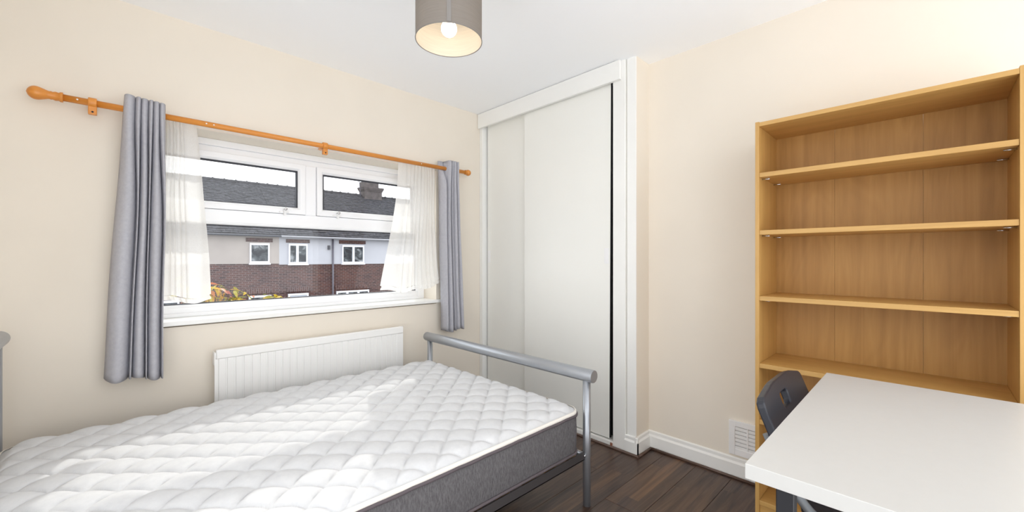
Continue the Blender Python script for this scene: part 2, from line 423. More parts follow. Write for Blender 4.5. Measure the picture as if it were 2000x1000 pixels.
wp('gasket', ring(gx0 + 0.011, gx1 - 0.011, gz0 + 0.010, gz1 - 0.011, 0.007, YF + 0.018, YF + 0.034), M['gasket'])
wp('pane', B(((gx0 + 0.008, YF + 0.022, gz0 + 0.008), (gx1 - 0.008, YF + 0.026, gz1 - 0.008))), M['glass'])
wp('window_sill', B(((WX0, YW - 0.01, 0.840), (WX1, YF + 0.02, WZ0)), ((0.05, YW - 0.028, 0.840), (1.838, YW, 0.864))), M['white'], bevel=0.005, seg=3)

# ------------------------------------------------------------------ curtain rod
RY, RZ = 2.60, 1.869
rod = thing('curtain_pole', (0.92, YW, RZ), 'varnished orange pine curtain pole with turned finials above the window', 'curtain pole')
obj('pole', T([(-0.17, RY, RZ), (2.045, RY, RZ)], 0.0145, 20), M['pine'], rod)
def fin(sgn, x, L):
    prof = [(0.0145, 0), (0.021, 0.0), (0.021, 0.008), (0.017, 0.012), (0.019, 0.022), (0.016, 0.030), (0.018, 0.034)]
    for i in range(1, 15):
        a = i / 14; prof.append((max(0.0, 0.0275 * max(0.0, math.sin(PI * (0.13 + 0.87 * a ** 1.7))) ** 0.62) if i < 14 else 0.0, 0.034 + L * a))
    return lathe(bmesh.new(), [(r, sgn * h) for r, h in prof], (x, RY, RZ), 'X', 24)
obj('finial', fin(-1, -0.140, 0.070), M['pine'], rod)
def fin2(x):
    prof = [(0.0145, 0.0), (0.018, 0.0), (0.018, 0.008), (0.014, 0.012)] + [(0.024 * math.sin(0.62 + a * (PI - 0.62)), 0.012 + 0.024 * (math.cos(0.62) - math.cos(0.62 + a * (PI - 0.62)))) for a in [i / 10 for i in range(11)]]
    return lathe(bmesh.new(), prof, (x, RY, RZ), 'X', 24)
obj('finial', fin2(2.028), M['pine'], rod)
for bx in (-0.052, 0.945):
    br = bmesh.new()
    tube(br, [(bx - 0.014, RY, RZ), (bx + 0.014, RY, RZ)], 0.0225, 20)
    tube(br, [(bx, RY + 0.01, RZ), (bx, YW, RZ)], 0.013, 16)
    box(br, (bx - 0.014, RY - 0.012, RZ - 0.052), (bx + 0.014, RY + 0.012, RZ - 0.012))
    bo = obj('bracket', br, M['pine'], rod, bevel=0.003)
    obj('screw', lathe(bmesh.new(), [(0.0, -0.0145), (0.0038, -0.0145), (0.0038, -0.010)], (bx, RY, RZ - 0.042), 'Y', 12), M['black_metal'], bo)
for sx in (-0.098, 0.355, 0.386, 1.62):
    obj('chip', lathe(bmesh.new(), [(0.0, -0.0155), (0.0035, -0.0152), (0.0035, -0.012)], (sx, RY, RZ), 'Y', 10), M['white_plastic'], rod)

# ------------------------------------------------------------------ curtains
def sheet(name, parent, mat, z_top, z_bot, edges, lobes, yf, yb, nz_rows=44, per=14, wob=0.006, seed=0, top_round=True, dz=None, solid=0.002, pw=0.6):
    """pleated cloth. edges(f)->(xl,xr) f=0 top..1 bottom; lobes(f)->list of fold boundaries 0..1"""
    bm = bmesh.new(); rows = []
    for i in range(nz_rows + 1):
        f = i / nz_rows; xl, xr = edges(f); lb = lobes(f); row = []
        amp = 1.0
        for k in range(len(lb) - 1):
            for j in range(per + (1 if k == len(lb) - 2 else 0)):
                u = j / per; s = lb[k] + (lb[k + 1] - lb[k]) * u
                w = math.sin(PI * u) ** pw if 0 < u < 1 else 0.0
                y = (yb(s, f) if callable(yb) else yb) ; yq = (yf(s, f) if callable(yf) else yf); y = y + (yq - y) * w
                z = z_top + (z_bot - z_top) * f + (dz(s, f) if dz else 0)
                nn = noise.noise((s * 3.0 + seed, f * 2.2, seed * 1.7))
                x = xl + (xr - xl) * s + wob * nn
                y += wob * noise.noise((s * 5 + 9 + seed, f * 3.0, seed))
                row.append(bm.verts.new((x, y, z)))
        rows.append(row)
    for a, b in zip(rows[:-1], rows[1:]):
        for j in range(len(a) - 1):
            f = bm.faces.new((a[j], a[j + 1], b[j + 1], b[j])); f.smooth = True
    return obj(name, bm, mat, parent, solid=solid)

def lerp(a, b, f): return a + (b - a) * f
def smooth(f): return f * f * (3 - 2 * f)
def sst(e, w):
    t = max(0, min(1, e / w)); return t * t * (3 - 2 * t)
cl = thing('curtain', (0.09, RY, 0.60), 'long grey curtain bunched at the left end of the pole', 'curtain', 'grey eyelet curtains')
def lobL(f):
    a = [0, 0.24, 0.40, 0.56, 0.66, 0.84, 1.0]; b = [0, 0.40, 0.44, 0.68, 0.71, 0.96, 1.0]
    return [lerp(p, q, smooth(min(1, f * 2.2))) for p, q in zip(a, b)]
sheet('cloth', cl, M['curtain'], 1.928, 0.615, lambda f: (lerp(0.052, -0.020, f ** 0.9), lerp(0.196, 0.186, f)), lobL, lambda s, f: lerp(2.546, 2.556, sst(f, 0.15)), lambda s, f: lerp(2.577, 2.622, sst(f, 0.2)), seed=1.3, pw=0.5, wob=0.008,
      dz=lambda s, f: -0.010 * math.sin(s * 9) * f + (0.022 * (1 - s) ** 2 * f) + (-0.012 * s * (1 - f)))
for ex in (0.055,):
    bm = T([(ex, RY + 0.021 * math.cos(a), RZ + 0.021 * math.sin(a)) for a in [2 * PI * i / 20 for i in range(20)]], 0.0035, 8, closed=True)
    obj('eyelet', bm, M['black_metal'], cl)
crn = thing('curtain', (1.90, RY, 0.60), 'grey curtain gathered at the right end of the pole near the wardrobe', 'curtain', 'grey eyelet curtains')
def lobR(f):
    a = [0, 0.30, 0.50, 0.58, 0.80, 1.0]; b = [0, 0.22, 0.50, 0.55, 0.78, 1.0]
    return [lerp(p, q, smooth(f)) for p, q in zip(a, b)]
sheet('cloth', crn, M['curtain'], 1.926, 0.625, lambda f: (lerp(1.788, 1.812, f), lerp(1.945, 2.012, f)), lobR, lambda s, f: lerp(2.548 if s > 0.3 else 2.626, 2.560, sst(f, 0.15)), lambda s, f: lerp(2.577 if s > 0.3 else 2.634, 2.626, sst(f, 0.2)), seed=5.1, pw=0.5, wob=0.008,
      dz=lambda s, f: 0.010 * math.sin(s * 8 + 2) * f)
# net curtains on a wire
NY = 2.664
tag(obj('net_wire', T([(0.02, NY, 1.872), (1.0, NY, 1.868), (1.88, NY, 1.874)], 0.0022, 8), M['white_plastic'], base=(0.95, NY, 1.87)), 'thin white wire stretched under the curtain pole', 'wire')
nl = thing('net_curtain', (0.28, NY, 0.965), 'short white voile net hanging beside the left grey curtain', 'net curtain', 'voile nets')
def lobNL(f): return [0, .11, .19, .30, .38, .50, .58, 1.0]
sheet('cloth', nl, M['net'], 1.880, 0.985, lambda f: (lerp(0.19, 0.150, f), lerp(0.325, 0.384, f ** 0.7)), lobNL, NY - 0.012, NY + 0.003, wob=0.010, seed=2.2, per=8, solid=0, pw=0.9,
      dz=lambda s, f: 0.012 * math.sin(s * 7) * f)
sheet('hem', nl, M['net_hem'], 0.985, 0.960, lambda f: (0.150, 0.384), lobNL, NY - 0.013, NY + 0.002, wob=0.010, seed=2.2, per=8, solid=0, nz_rows=3, pw=0.9, dz=lambda s, f: 0.012 * math.sin(s * 7))
nr = thing('net_curtain', (1.58, NY, 0.985), 'short white voile net hanging beside the right grey curtain', 'net curtain', 'voile nets')
def lobNR(f): return [0, .25, .33, .44, .50, .60, .68, .77, .84, .92, 1.0]
def exR(f): return (lerp(1.475, 1.345, f ** 1.6), lerp(1.785, 1.80, f) + 0.028 * max(0, (f - 0.7) / 0.3) ** 2)
sheet('cloth', nr, M['net'], 1.880, 0.985, exR, lobNR, NY - 0.014, NY + 0.003, wob=0.012, seed=7.7, per=8, solid=0, pw=0.9,
      dz=lambda s, f: f * (0.03 * (2 * s - 0.75) ** 2 - 0.012 + 0.008 * math.sin(s * 14)))
sheet('hem', nr, M['net_hem'], 0.985, 0.955, lambda f: exR(1), lobNR, NY - 0.015, NY + 0.002, wob=0.012, seed=7.7, per=8, solid=0, nz_rows=3, pw=0.9,
      dz=lambda s, f: (0.03 * (2 * s - 0.75) ** 2 - 0.012 + 0.008 * math.sin(s * 14)))

# ------------------------------------------------------------------ radiator
rad = thing('radiator', (0.936, YW, 0.12), 'white ribbed panel radiator on the wall under the window', 'radiator')
rx0, rx1, ry = 0.392, 1.482, 2.600
bm = bmesh.new(); nfl = 28; pit = (rx1 - rx0 - 0.03) / nfl; pts = [(rx0, ry + 0.006), (rx0 + 0.015, ry + 0.006)]
for i in range(nfl):
    a = rx0 + 0.015 + i * pit
    pts += [(a + pit * 0.10, ry), (a + pit * 0.80, ry), (a + pit * 0.86, ry + 0.006), (a + pit, ry + 0.006)]
pts.append((rx1, ry + 0.006))
lo = [bm.verts.new((x, y, 0.13)) for x, y in pts]; hi = [bm.verts.new((x, y, 0.655)) for x, y in pts]
for i in range(len(pts) - 1): bm.faces.new((lo[i], lo[i + 1], hi[i + 1], hi[i]))
bl = [bm.verts.new((x, ry + 0.020, z)) for x, z in ((rx0, 0.13), (rx1, 0.13), (rx1, 0.655), (rx0, 0.655))]
bm.faces.new(bl); bm.faces.new([bl[0], lo[0], hi[0], bl[3]]); bm.faces.new([lo[-1], bl[1], bl[2], hi[-1]])
bm.faces.new([bl[3]] + hi + [bl[2]]); bm.faces.new([bl[0]] + lo + [bl[1]])
obj('panel', bm, M['radiator'], rad)
obj('top_rail', B(((rx0 + 0.006, ry - 0.003, 0.655), (rx1 - 0.002, ry + 0.022, 0.703))), M['radiator'], rad, bevel=0.006, seg=3)
obj('back_plate', B(((rx0 + 0.02, ry + 0.024, 0.14), (rx1 - 0.02, ry + 0.055, 0.69))), M['radiator'], rad, bevel=0.004)
for bx in (rx0 + 0.2, rx1 - 0.2): obj('bracket', B(((bx - 0.015, ry + 0.05, 0.2), (bx + 0.015, YW, 0.64))), M['radiator'], rad)
obj('side_cover', B(((rx0 - 0.002, ry + 0.004, 0.62), (rx0 + 0.006, ry + 0.055, 0.690))), M['radiator'], rad, bevel=0.002)

# ------------------------------------------------------------------ built-in wardrobe
wd = thing('fitted_wardrobe', (2.26, 2.0, 0), 'white built-in wardrobe with two plain sliding doors in the corner', 'wardrobe')
obj('fascia', B(((XF, 1.325, 2.277), (XF + 0.022, 2.676, 2.396))), M['white'], wd, bevel=0.002)
obj('jamb', B(((2.246, 1.301, 0.0), (2.32, 1.386, 2.399))), M['white'], wd, bevel=0.002)
obj('jamb', B(((2.246, 2.640, 0.0), (2.34, 2.679, 2.30))), M['white'], wd, bevel=0.002)
obj('head_rail', B(((2.25, 1.386, 2.30), (2.34, 2.64, 2.395))), M['white'], wd)
obj('bottom_track', B(((2.243, 1.386, 0.0), (2.33, 2.64, 0.034))), M['white'], wd, bevel=0.002)
def door(y0, y1, x, lean, hy0, hy1):
    bm = B(((x, y0, 0.042), (x + 0.018, y1, 2.32)))
    for v in bm.verts:
        if v.co.y < (y0 + y1) / 2 and v.co.z < 1: v.co.y += lean
    d = obj('sliding_door', bm, M['door_white'], wd, bevel=0.001)
    eb = B(((x + 0.0005, y0 - 0.0012, 0.044), (x + 0.0185, y0 + 0.0005, 2.318)))
    for v in eb.verts:
        if v.co.z < 1: v.co.y += lean
    if lean: obj('edge_lipping', eb, M['dark'], d)
    hp = obj('recessed_pull', ring_yz(x - 0.0015, hy0, hy1, 1.148, 1.246), M['white_plastic'], d)
    return d
def ring_yz(x, y0, y1, z0, z1, w=0.004):
    return B(((x, y0, z0), (x + 0.0015, y0 + w, z1)), ((x, y1 - w, z0), (x + 0.0015, y1, z1)), ((x, y0 + w, z0), (x + 0.0015, y1 - w, z0 + w)), ((x, y0 + w, z1 - w), (x + 0.0015, y1 - w, z1)), ((x + 0.0008, y0 + w, z0 + w), (x + 0.0014, y1 - w, z1 - w)))
door(1.4085, 2.165, 2.260, 0.0115, 1.424, 1.456)
door(2.10, 2.626, 2.291, 0.0, 2.592, 2.622)
obj('door_guide', B(((2.236, 1.387, 0.0), (2.246, 1.400, 0.028))), M['guide'], wd)
obj('gap_shade', B(((2.33, 1.302, 0.0), (2.34, 1.60, 2.39))), M['dark'], wd)  # dark sheet standing in for the shade behind the door gap

# ------------------------------------------------------------------ bed
BX0, BX1, BY0, BY1 = -0.31, 1.632, 1.150, 2.495
bed = thing('bed_frame', (0.66, 1.82, 0), 'silver tubular metal double bed frame with low foot rail', 'bed')
obj('foot_rail', T([(BX1, 1.108, 0.622), (BX1, 2.537, 0.622)], 0.030, 28), M['silver'], bed, bevel=0.003)
obj('head_rail', T([(-0.306, 1.108, 0.868), (-0.306, 2.537, 0.868)], 0.030, 28), M['silver'], bed, bevel=0.003)
for y in (BY0, BY1):
    obj('foot_leg', T([(BX1, y, 0.0), (BX1, y, 0.60)], 0.0185, 20), M['silver'], bed)
    obj('head_leg', T([(BX0, y, 0.0), (BX0, y, 0.85)], 0.0185, 20), M['silver'], bed)
for z in (0.70, 0.55): obj('head_bar', T([(BX0, BY0, z), (BX0, BY1, z)], 0.009, 12), M['silver'], bed)
for y0, y1 in ((BY0 + 0.0, BY0 + 0.004), (BY1 - 0.004, BY1)):
    yi = y0 + (0.03 if y0 < 2 else -0.03)
    obj('side_rail', B(((BX0, y0, 0.222), (BX1, y1, 0.262)), ((BX0, y0, 0.222), (BX1, yi, 0.226))), M['rail_dark'], bed)
obj('foot_crossbar', T([(BX1 - 0.005, BY0, 0.235), (BX1 - 0.005, BY1, 0.235)], 0.014, 12), M['silver'], bed)
for i in range(13):
    x = -0.22 + i * 0.145
    obj('slat', B(((x, BY0 + 0.005, 0.230), (x + 0.06, BY1 - 0.005, 0.246))), M['beech_y'], bed)
obj('bolt', lathe(bmesh.new(), [(0.0, -0.026), (0.006, -0.025), (0.007, -0.018)], (BX1 - 0.02, BY0 + 0.018, 0.243), 'Y', 10), M['chrome'], bed)

mat_t = thing('mattress', (0.66, 1.81, 0.262), 'white diamond-quilted mattress with grey fabric sides on the bed', 'mattress')
MX0, MX1, MY0, MY1, MR = -0.288, 1.606, 1.157, 2.462, 0.075
ZT = 0.459
nx, ny = 380, 262
bm = bmesh.new(); grid = []
def rr(x, y):
    """square corner -> quarter disc; returns x, y and distance to the outline"""
    cx = min(max(x, MX0 + MR), MX1 - MR); cy = min(max(y, MY0 + MR), MY1 - MR)
    dx, dy = x - cx, y - cy
    if dx and dy:
        k = max(abs(dx), abs(dy)) / math.hypot(dx, dy); dx *= k; dy *= k
        e = MR - math.hypot(dx, dy)
    else: e = min(x - MX0, MX1 - x, y - MY0, MY1 - y)
    return cx + dx, cy + dy, e
def puff(x, y):
    a = (x - 0.771) / 0.150 + (y - 1.161) / 0.139; b = (x - 0.771) / 0.150 - (y - 1.161) / 0.139
    s = abs(math.sin(PI * a)) * abs(math.sin(PI * b))
    return s ** 0.27
def sst(e, w): 
    t = max(0, min(1, e / w)); return t * t * (3 - 2 * t)
def top_z(x, y, e):
    t = min(1.0, e / 0.10); dome = 0.010 * (1 - (1 - t) ** 2)
    return ZT + dome + 0.024 * puff(x, y) * sst(e, 0.045) + 0.004 * noise.noise((x * 1.6, y * 1.9, 0.3)) * sst(e, 0.1)
for i in range(nx + 1):
    r = []
    for j in range(ny + 1):
        x, y, e = rr(MX0 + (MX1 - MX0) * i / nx, MY0 + (MY1 - MY0) * j / ny)
        r.append(bm.verts.new((x, y, top_z(x, y, e))))
    grid.append(r)
for i in range(nx):
    for j in range(ny):
        f = bm.faces.new((grid[i][j], grid[i + 1][j], grid[i + 1][j + 1], grid[i][j + 1])); f.smooth = True
obj('quilted_top', bm, M['quilt'], mat_t)
def outline(inset=0.0, n=10):
    P = []
    for cx, cy, a0 in ((MX1 - MR, MY0 + MR, -PI / 2), (MX1 - MR, MY1 - MR, 0), (MX0 + MR, MY1 - MR, PI / 2), (MX0 + MR, MY0 + MR, PI)):
        for k in range(n + 1):
            a = a0 + PI / 2 * k / n; P.append((cx + (MR - inset) * math.cos(a), cy + (MR - inset) * math.sin(a)))
    # subdivide the long edges
    Q = []
    for k in range(len(P)):
        a, b = P[k], P[(k + 1) % len(P)]; L = math.hypot(b[0] - a[0], b[1] - a[1]); m = max(1, int(L / 0.06))
        for q in range(m): Q.append((a[0] + (b[0] - a[0]) * q / m, a[1] + (b[1] - a[1]) * q / m))
    return Q
def band(levels):
    bm = bmesh.new(); rings = [[bm.verts.new((x, y, z)) for x, y in outline(ins)] for ins, z in levels]; n = len(rings[0])
    for a, b in zip(rings[:-1], rings[1:]):
        for j in range(n):
            f = bm.faces.new((a[j], a[(j + 1) % n], b[(j + 1) % n], b[j])); f.smooth = True
    return bm
obj('white_border', band([(0.006, 0.4655), (0.0, 0.4645), (-0.003, 0.461), (-0.003, 0.453), (0.002, 0.450)]), M['white_tape'], mat_t)
sb = band([(0.004, 0.450), (-0.001, 0.435), (-0.004, 0.36), (-0.001, 0.285), (0.006, 0.262)])
obj('side_panel', sb, M['mattress_side'], mat_t)
bmb = bmesh.new(); bmb.faces.new([bmb.verts.new((x, y, 0.262)) for x, y in outline(0.006)]); obj('underside', bmb, M['mattress_side'], mat_t)
obj('top_piping', T([(x, y, 0.447 + 0.0015 * math.sin(x * 40 + y * 37)) for x, y in outline(-0.003)], 0.0062, 8, closed=True), M['grey_fabric_pipe'], mat_t)
obj('bottom_piping', T([(x, y, 0.272) for x, y in outline(-0.002)], 0.0060, 8, closed=True), M['grey_fabric_pipe'], mat_t)

# ------------------------------------------------------------------ bookcase
SX0, SX1 = 2.080, 2.386
SY0, SY1 = -0.221, 0.551
bc = thing('bookcase', (2.23, 0.165, 0), 'tall empty beech-effect bookcase with open shelves against the right wall', 'bookcase')
obj('side_panel', B(((SX0, SY1 - 0.0155, 0.0), (SX1, SY1, 1.794))), M['beech_z'], bc, bevel=0.001)
obj('side_panel', B(((SX0, SY0, 0.0), (SX1, SY0 + 0.018, 1.798))), M['beech_z'], bc, bevel=0.001)
obj('top_panel', B(((SX0 + 0.001, SY0 + 0.018, 1.773), (SX1, SY1 - 0.0155, 1.791))), M['beech_y'], bc, bevel=0.001)
for z in (1.555, 1.297, 1.002, 0.700, 0.448, 0.086):
    s = obj('shelf', B(((SX0 + 0.003, SY0 + 0.0185, z - 0.0105), (SX1 - 0.008, SY1 - 0.016, z + 0.0095))), M['beech_y'], bc, bevel=0.001)
    if z < 1.5 or True:
        for py in (SY0 + 0.018, SY1 - 0.0155):
            sg = 1 if py < 0 else -1
            for px in (SX0 + 0.05, SX1 - 0.06):
                obj('shelf_pin', T([(px, py, z - 0.0142), (px, py + sg * 0.030, z - 0.0142)], 0.003, 8), M['chrome'], s)
obj('plinth', B(((SX0 + 0.012, SY0 + 0.0185, 0.0), (SX0 + 0.028, SY1 - 0.016, 0.075))), M['beech_y'], bc)
for y0, y1 in ((SY0 + 0.012, 0.0172), (0.0180, 0.3046), (0.3054, SY1 - 0.010)):
    obj('back_panel', B(((SX1 - 0.007, y0, 0.02), (SX1 - 0.003, y1, 1.78))), M['beech_back'], bc)

# ------------------------------------------------------------------ air vent
vt = thing('air_vent', (XR, 0.68, 0.213), 'white louvred plastic air vent low on the wall beside the bookcase', 'vent')
VY0, VY1, VZ0, VZ1 = 0.575, 0.765, 0.122, 0.306
obj('frame', B(((XR - 0.014, VY0, VZ0), (XR, VY0 + 0.03, VZ1)), ((XR - 0.014, VY1 - 0.03, VZ0), (XR, VY1, VZ1)), ((XR - 0.014, VY0 + 0.03, VZ0), (XR, VY1 - 0.03, VZ0 + 0.034)), ((XR - 0.014, VY0 + 0.03, VZ1 - 0.030), (XR, VY1 - 0.03, VZ1)),
    ((XR - 0.013, 0.670, VZ0 + 0.034), (XR, 0.678, VZ1 - 0.030))), M['white_plastic'], vt, bevel=0.002)
obj('backing', B(((XR - 0.003, VY0 + 0.01, VZ0 + 0.01), (XR - 0.0005, VY1 - 0.01, VZ1 - 0.01))), M['dark'], vt)
lbm = bmesh.new(); box(lbm, (-0.010, -0.0, -0.0075), (-0.001, 0.0648, 0.0075))
for v in lbm.verts:
    if v.co.x < -0.005: v.co.z -= 0.003
bmesh.ops.recalc_face_normals(lbm, faces=lbm.faces)
lme = bpy.data.meshes.new('louvre'); lbm.to_mesh(lme); lbm.free(); lme.materials.append(M['white_plastic'])
for yy in (0.605, 0.678):
    for k in range(6): child(vt, 'louvre', lme, (0, yy - 0.68, 0.165 + k * 0.0203 - 0.213))

# ------------------------------------------------------------------ desk
dk = thing('desk', (1.475, -0.022, 0), 'white rectangular desk with black square legs in front of the bookcase', 'desk')
obj('desktop', B(((0.975, -0.322, 0.708), (1.976, 0.278, 0.740))), M['desk'], dk, bevel=0.0012)
for lx in (1.052, 1.905):
    for ly in (0.218, -0.262):
        lg = obj('leg', B(((lx - 0.0165, ly - 0.0165, 0.012), (lx + 0.0165, ly + 0.0165, 0.704))), M['black_metal'], dk, bevel=0.002)
        obj('mounting_plate', B(((lx - 0.04, ly - 0.04, 0.703), (lx + 0.04, ly + 0.04, 0.708))), M['black_metal'], lg)
        obj('foot', lathe(bmesh.new(), [(0.016, 0.0), (0.016, 0.012)], (lx, ly, 0.0), 'Z', 16), M['black_plastic'], lg)

# ------------------------------------------------------------------ chair
ch = thing('chair', (1.61, 0.10, 0), 'navy-black plastic chair with grey tube frame tucked behind the white desk', 'chair')
def bk(x, z): return Vector((x, 0.352 + 0.40 * (z - 0.75), z))
bm = bmesh.new()
outer = [(1.385, 0.545), (1.372, 0.60), (1.372, 0.738), (1.378, 0.752), (1.40, 0.762), (1.50, 0.776), (1.54, 0.779), (1.70, 0.779), (1.74, 0.776), (1.835, 0.758), (1.852, 0.748), (1.855, 0.738), (1.855, 0.60), (1.842, 0.545), (1.80, 0.525), (1.43, 0.525)]
inner = [(1.543, 0.700), (1.612, 0.700), (1.622, 0.708), (1.624, 0.735), (1.616, 0.741), (1.544, 0.741), (1.536, 0.735), (1.534, 0.708)]
ed = []
for loop in (outer, inner):
    vv = [bm.verts.new(bk(*p)) for p in loop]
    for i in range(len(vv)): ed.append(bm.edges.new((vv[i], vv[(i + 1) % len(vv)])))
bmesh.ops.triangle_fill(bm, edges=ed, use_beauty=True)
for f in bm.faces:
    f.normal_update()
    if f.normal.y > 0: f.normal_flip()
obj('backrest', bm, M['black_plastic'], ch, solid=0.024, bevel=0.005, seg=3)
# moulded seat with a dished top
bm = bmesh.new(); g = []
for i in range(17):
    r = []
    for j in range(17):
        u, v = i / 8 - 1, j / 8 - 1
        k = 1 - 0.10 * (u * u * v * v)
        x = 1.613 + 0.205 * u * k; y = 0.065 + 0.215 * v * k
        z = 0.452 - 0.014 * (1 - u * u) * (1 - v * v) + (0.012 * max(0, v - 0.6)) - (0.03 * max(0, -v - 0.7) / 0.3)
        r.append(bm.verts.new((x, y, z)))
    g.append(r)
for i in range(16):
    for j in range(16):
        f = bm.faces.new((g[i][j], g[i + 1][j], g[i + 1][j + 1], g[i][j + 1])); f.smooth = True
obj('seat', bm, M['black_plastic'], ch, solid=0.016)
def arc(pts, n=6):
    """round the corners of a polyline"""
    P = [Vector(p) for p in pts]; out = [P[0]]
    for i in range(1, len(P) - 1):
        a, b, c = P[i - 1], P[i], P[i + 1]; r = min(0.05, (a - b).length * 0.45, (c - b).length * 0.45)
        s, e = b + (a - b).normalized() * r, b + (c - b).normalized() * r
        for k in range(n + 1):
            t = k / n; out.append(s.lerp(b, t).lerp(b.lerp(e, t), t))
    out.append(P[-1]); return out
for x in (1.395, 1.832):
    obj('frame_tube', T(arc([(x, 0.338, 0.66), (x, 0.285, 0.535), (x, 0.215, 0.450), (x, -0.13, 0.425), (x, -0.17, 0.0)]), 0.0125, 12), M['steel_grey'], ch)
    obj('rear_leg', T([(x, 0.16, 0.436), (x, 0.33, 0.0)], 0.0125, 12), M['steel_grey'], ch)
obj('cross_bar', T([(1.395, -0.10, 0.425), (1.832, -0.10, 0.425)], 0.010, 12), M['steel_grey'], ch)
obj('cross_bar', T([(1.395, 0.165, 0.425), (1.832, 0.165, 0.425)], 0.010, 12), M['steel_grey'], ch)

# ------------------------------------------------------------------ pendant lamp
LX, LY, LZ = 0.925, 1.284, 2.010
lp = thing('pendant_lamp', (LX, LY, ZC), 'pendant lamp with grey drum shade and lit bulb hanging from the ceiling', 'lamp')
R0 = 0.125
def open_cyl(r, z0, z1, n=72):
    bm = bmesh.new(); a = [bm.verts.new((LX + r * math.cos(2 * PI * j / n), LY + r * math.sin(2 * PI * j / n), z0)) for j in range(n)]
    b = [bm.verts.new((v.co.x, v.co.y, z1)) for v in a]
    for j in range(n):
        f = bm.faces.new((a[j], a[(j + 1) % n], b[(j + 1) % n], b[j])); f.smooth = True
    return bm
obj('shade', open_cyl(R0, LZ, LZ + 0.21), M['shade_out'], lp)
obj('shade_lining', open_cyl(R0 - 0.0016, LZ + 0.001, LZ + 0.209), M['shade_in'], lp)
for z in (LZ, LZ + 0.21):
    obj('rim', T([(LX + R0 * math.cos(2 * PI * j / 72), LY + R0 * math.sin(2 * PI * j / 72), z) for j in range(72)], 0.0017, 6, closed=True), M['shade_seam'], lp)
ang = math.atan2(-LY, -LX) + 0.0
bm = bmesh.new(); rows = []
for k in range(5):
    a = ang - 0.062 + 0.124 * k / 4
    rows.append([bm.verts.new((LX + (R0 + 0.001) * math.cos(a), LY + (R0 + 0.001) * math.sin(a), z)) for z in (LZ + 0.004, LZ + 0.208)])
for a, b in zip(rows[:-1], rows[1:]): bm.faces.new((a[0], b[0], b[1], a[1]))
obj('seam_strip', bm, M['shade_seam'], lp, solid=0.001)
hz_ = LZ + 0.110
sp = bmesh.new()
for k in range(3):
    a = 2 * PI * k / 3 + 0.4; tube(sp, [(LX + 0.02 * math.cos(a), LY + 0.02 * math.sin(a), hz_ + 0.02), (LX + R0 * math.cos(a), LY + R0 * math.sin(a), LZ + 0.208)], 0.0016, 6)
obj('shade_spider', sp, M['white_plastic'], lp)
obj('bulb_holder', lathe(bmesh.new(), [(0.0, 0.06), (0.012, 0.058), (0.016, 0.04), (0.02, 0.03), (0.02, -0.01), (0.015, -0.012), (0.0, -0.012)], (LX, LY, hz_), 'Z', 20), M['white_plastic'], lp)
obj('cord', T([(LX, LY, hz_ + 0.055), (LX, LY, ZC - 0.03)], 0.0032, 8), M['white_plastic'], lp)
obj('ceiling_rose', lathe(bmesh.new(), [(0.0, -0.034), (0.012, -0.034), (0.03, -0.026), (0.042, -0.010), (0.044, 0.0)], (LX, LY, ZC), 'Z', 28), M['white_plastic'], lp)
em, t, p, o = new_mat('lit_bulb_glass')
p.inputs['Base Color'].default_value = (1, 1, 1, 1); p.inputs['Emission Color'].default_value = (1.0, 0.84, 0.64, 1); p.inputs['Emission Strength'].default_value = 3.6
bulb = [(0.0, -0.094)] + [(0.030 * math.sin(a), -0.064 - 0.030 * math.cos(a)) for a in [PI * k / 18 for k in range(1, 12)]] + [(0.021, -0.036), (0.015, -0.022), (0.0135, -0.008)]
obj('bulb', lathe(bmesh.new(), bulb, (LX, LY, hz_), 'Z', 24), em, lp)

# ------------------------------------------------------------------ street outside
DY = 20.0; ZG = -2.75
M['render_cream'] = plain('cream_render', (164, 156, 151), 0.9, var=0.08, nscale=1.2, bmp=0.3, bscale=60, bdist=0.01)
M['render_white'] = plain('white_render', (176, 177, 184), 0.9, var=0.05, nscale=1.2, bmp=0.3, bscale=60, bdist=0.01)
M['slate'] = plain('grey_slate', (56, 56, 62), 0.8, var=0.5, nscale=7.0, bmp=0.3, bscale=30, bdist=0.01)
M['ridge_tile'] = plain('ridge_tile', (56, 55, 60), 0.8, var=0.2)
M['gutter_black'] = plain('black_gutter', (66, 68, 76), 0.5)
M['gutter_white'] = plain('white_gutter', (150, 150, 156), 0.5)
M['stack'] = plain('weathered_chimney', (78, 72, 72), 0.9, var=0.3, nscale=5)
M['house_upvc'] = plain('house_white_frame', (228, 230, 238), 0.5)
M['pipe'] = plain('grey_pipe', (96, 94, 104), 0.5)
M['ground'] = plain('tarmac', (110, 110, 110), 0.9, var=0.1)
M['room_dark'] = plain('dim_house_room', (88, 94, 100), 0.8, var=0.4, nscale=1.8)
M['blind'] = plain('pale_blind', (190, 196, 206), 0.7)
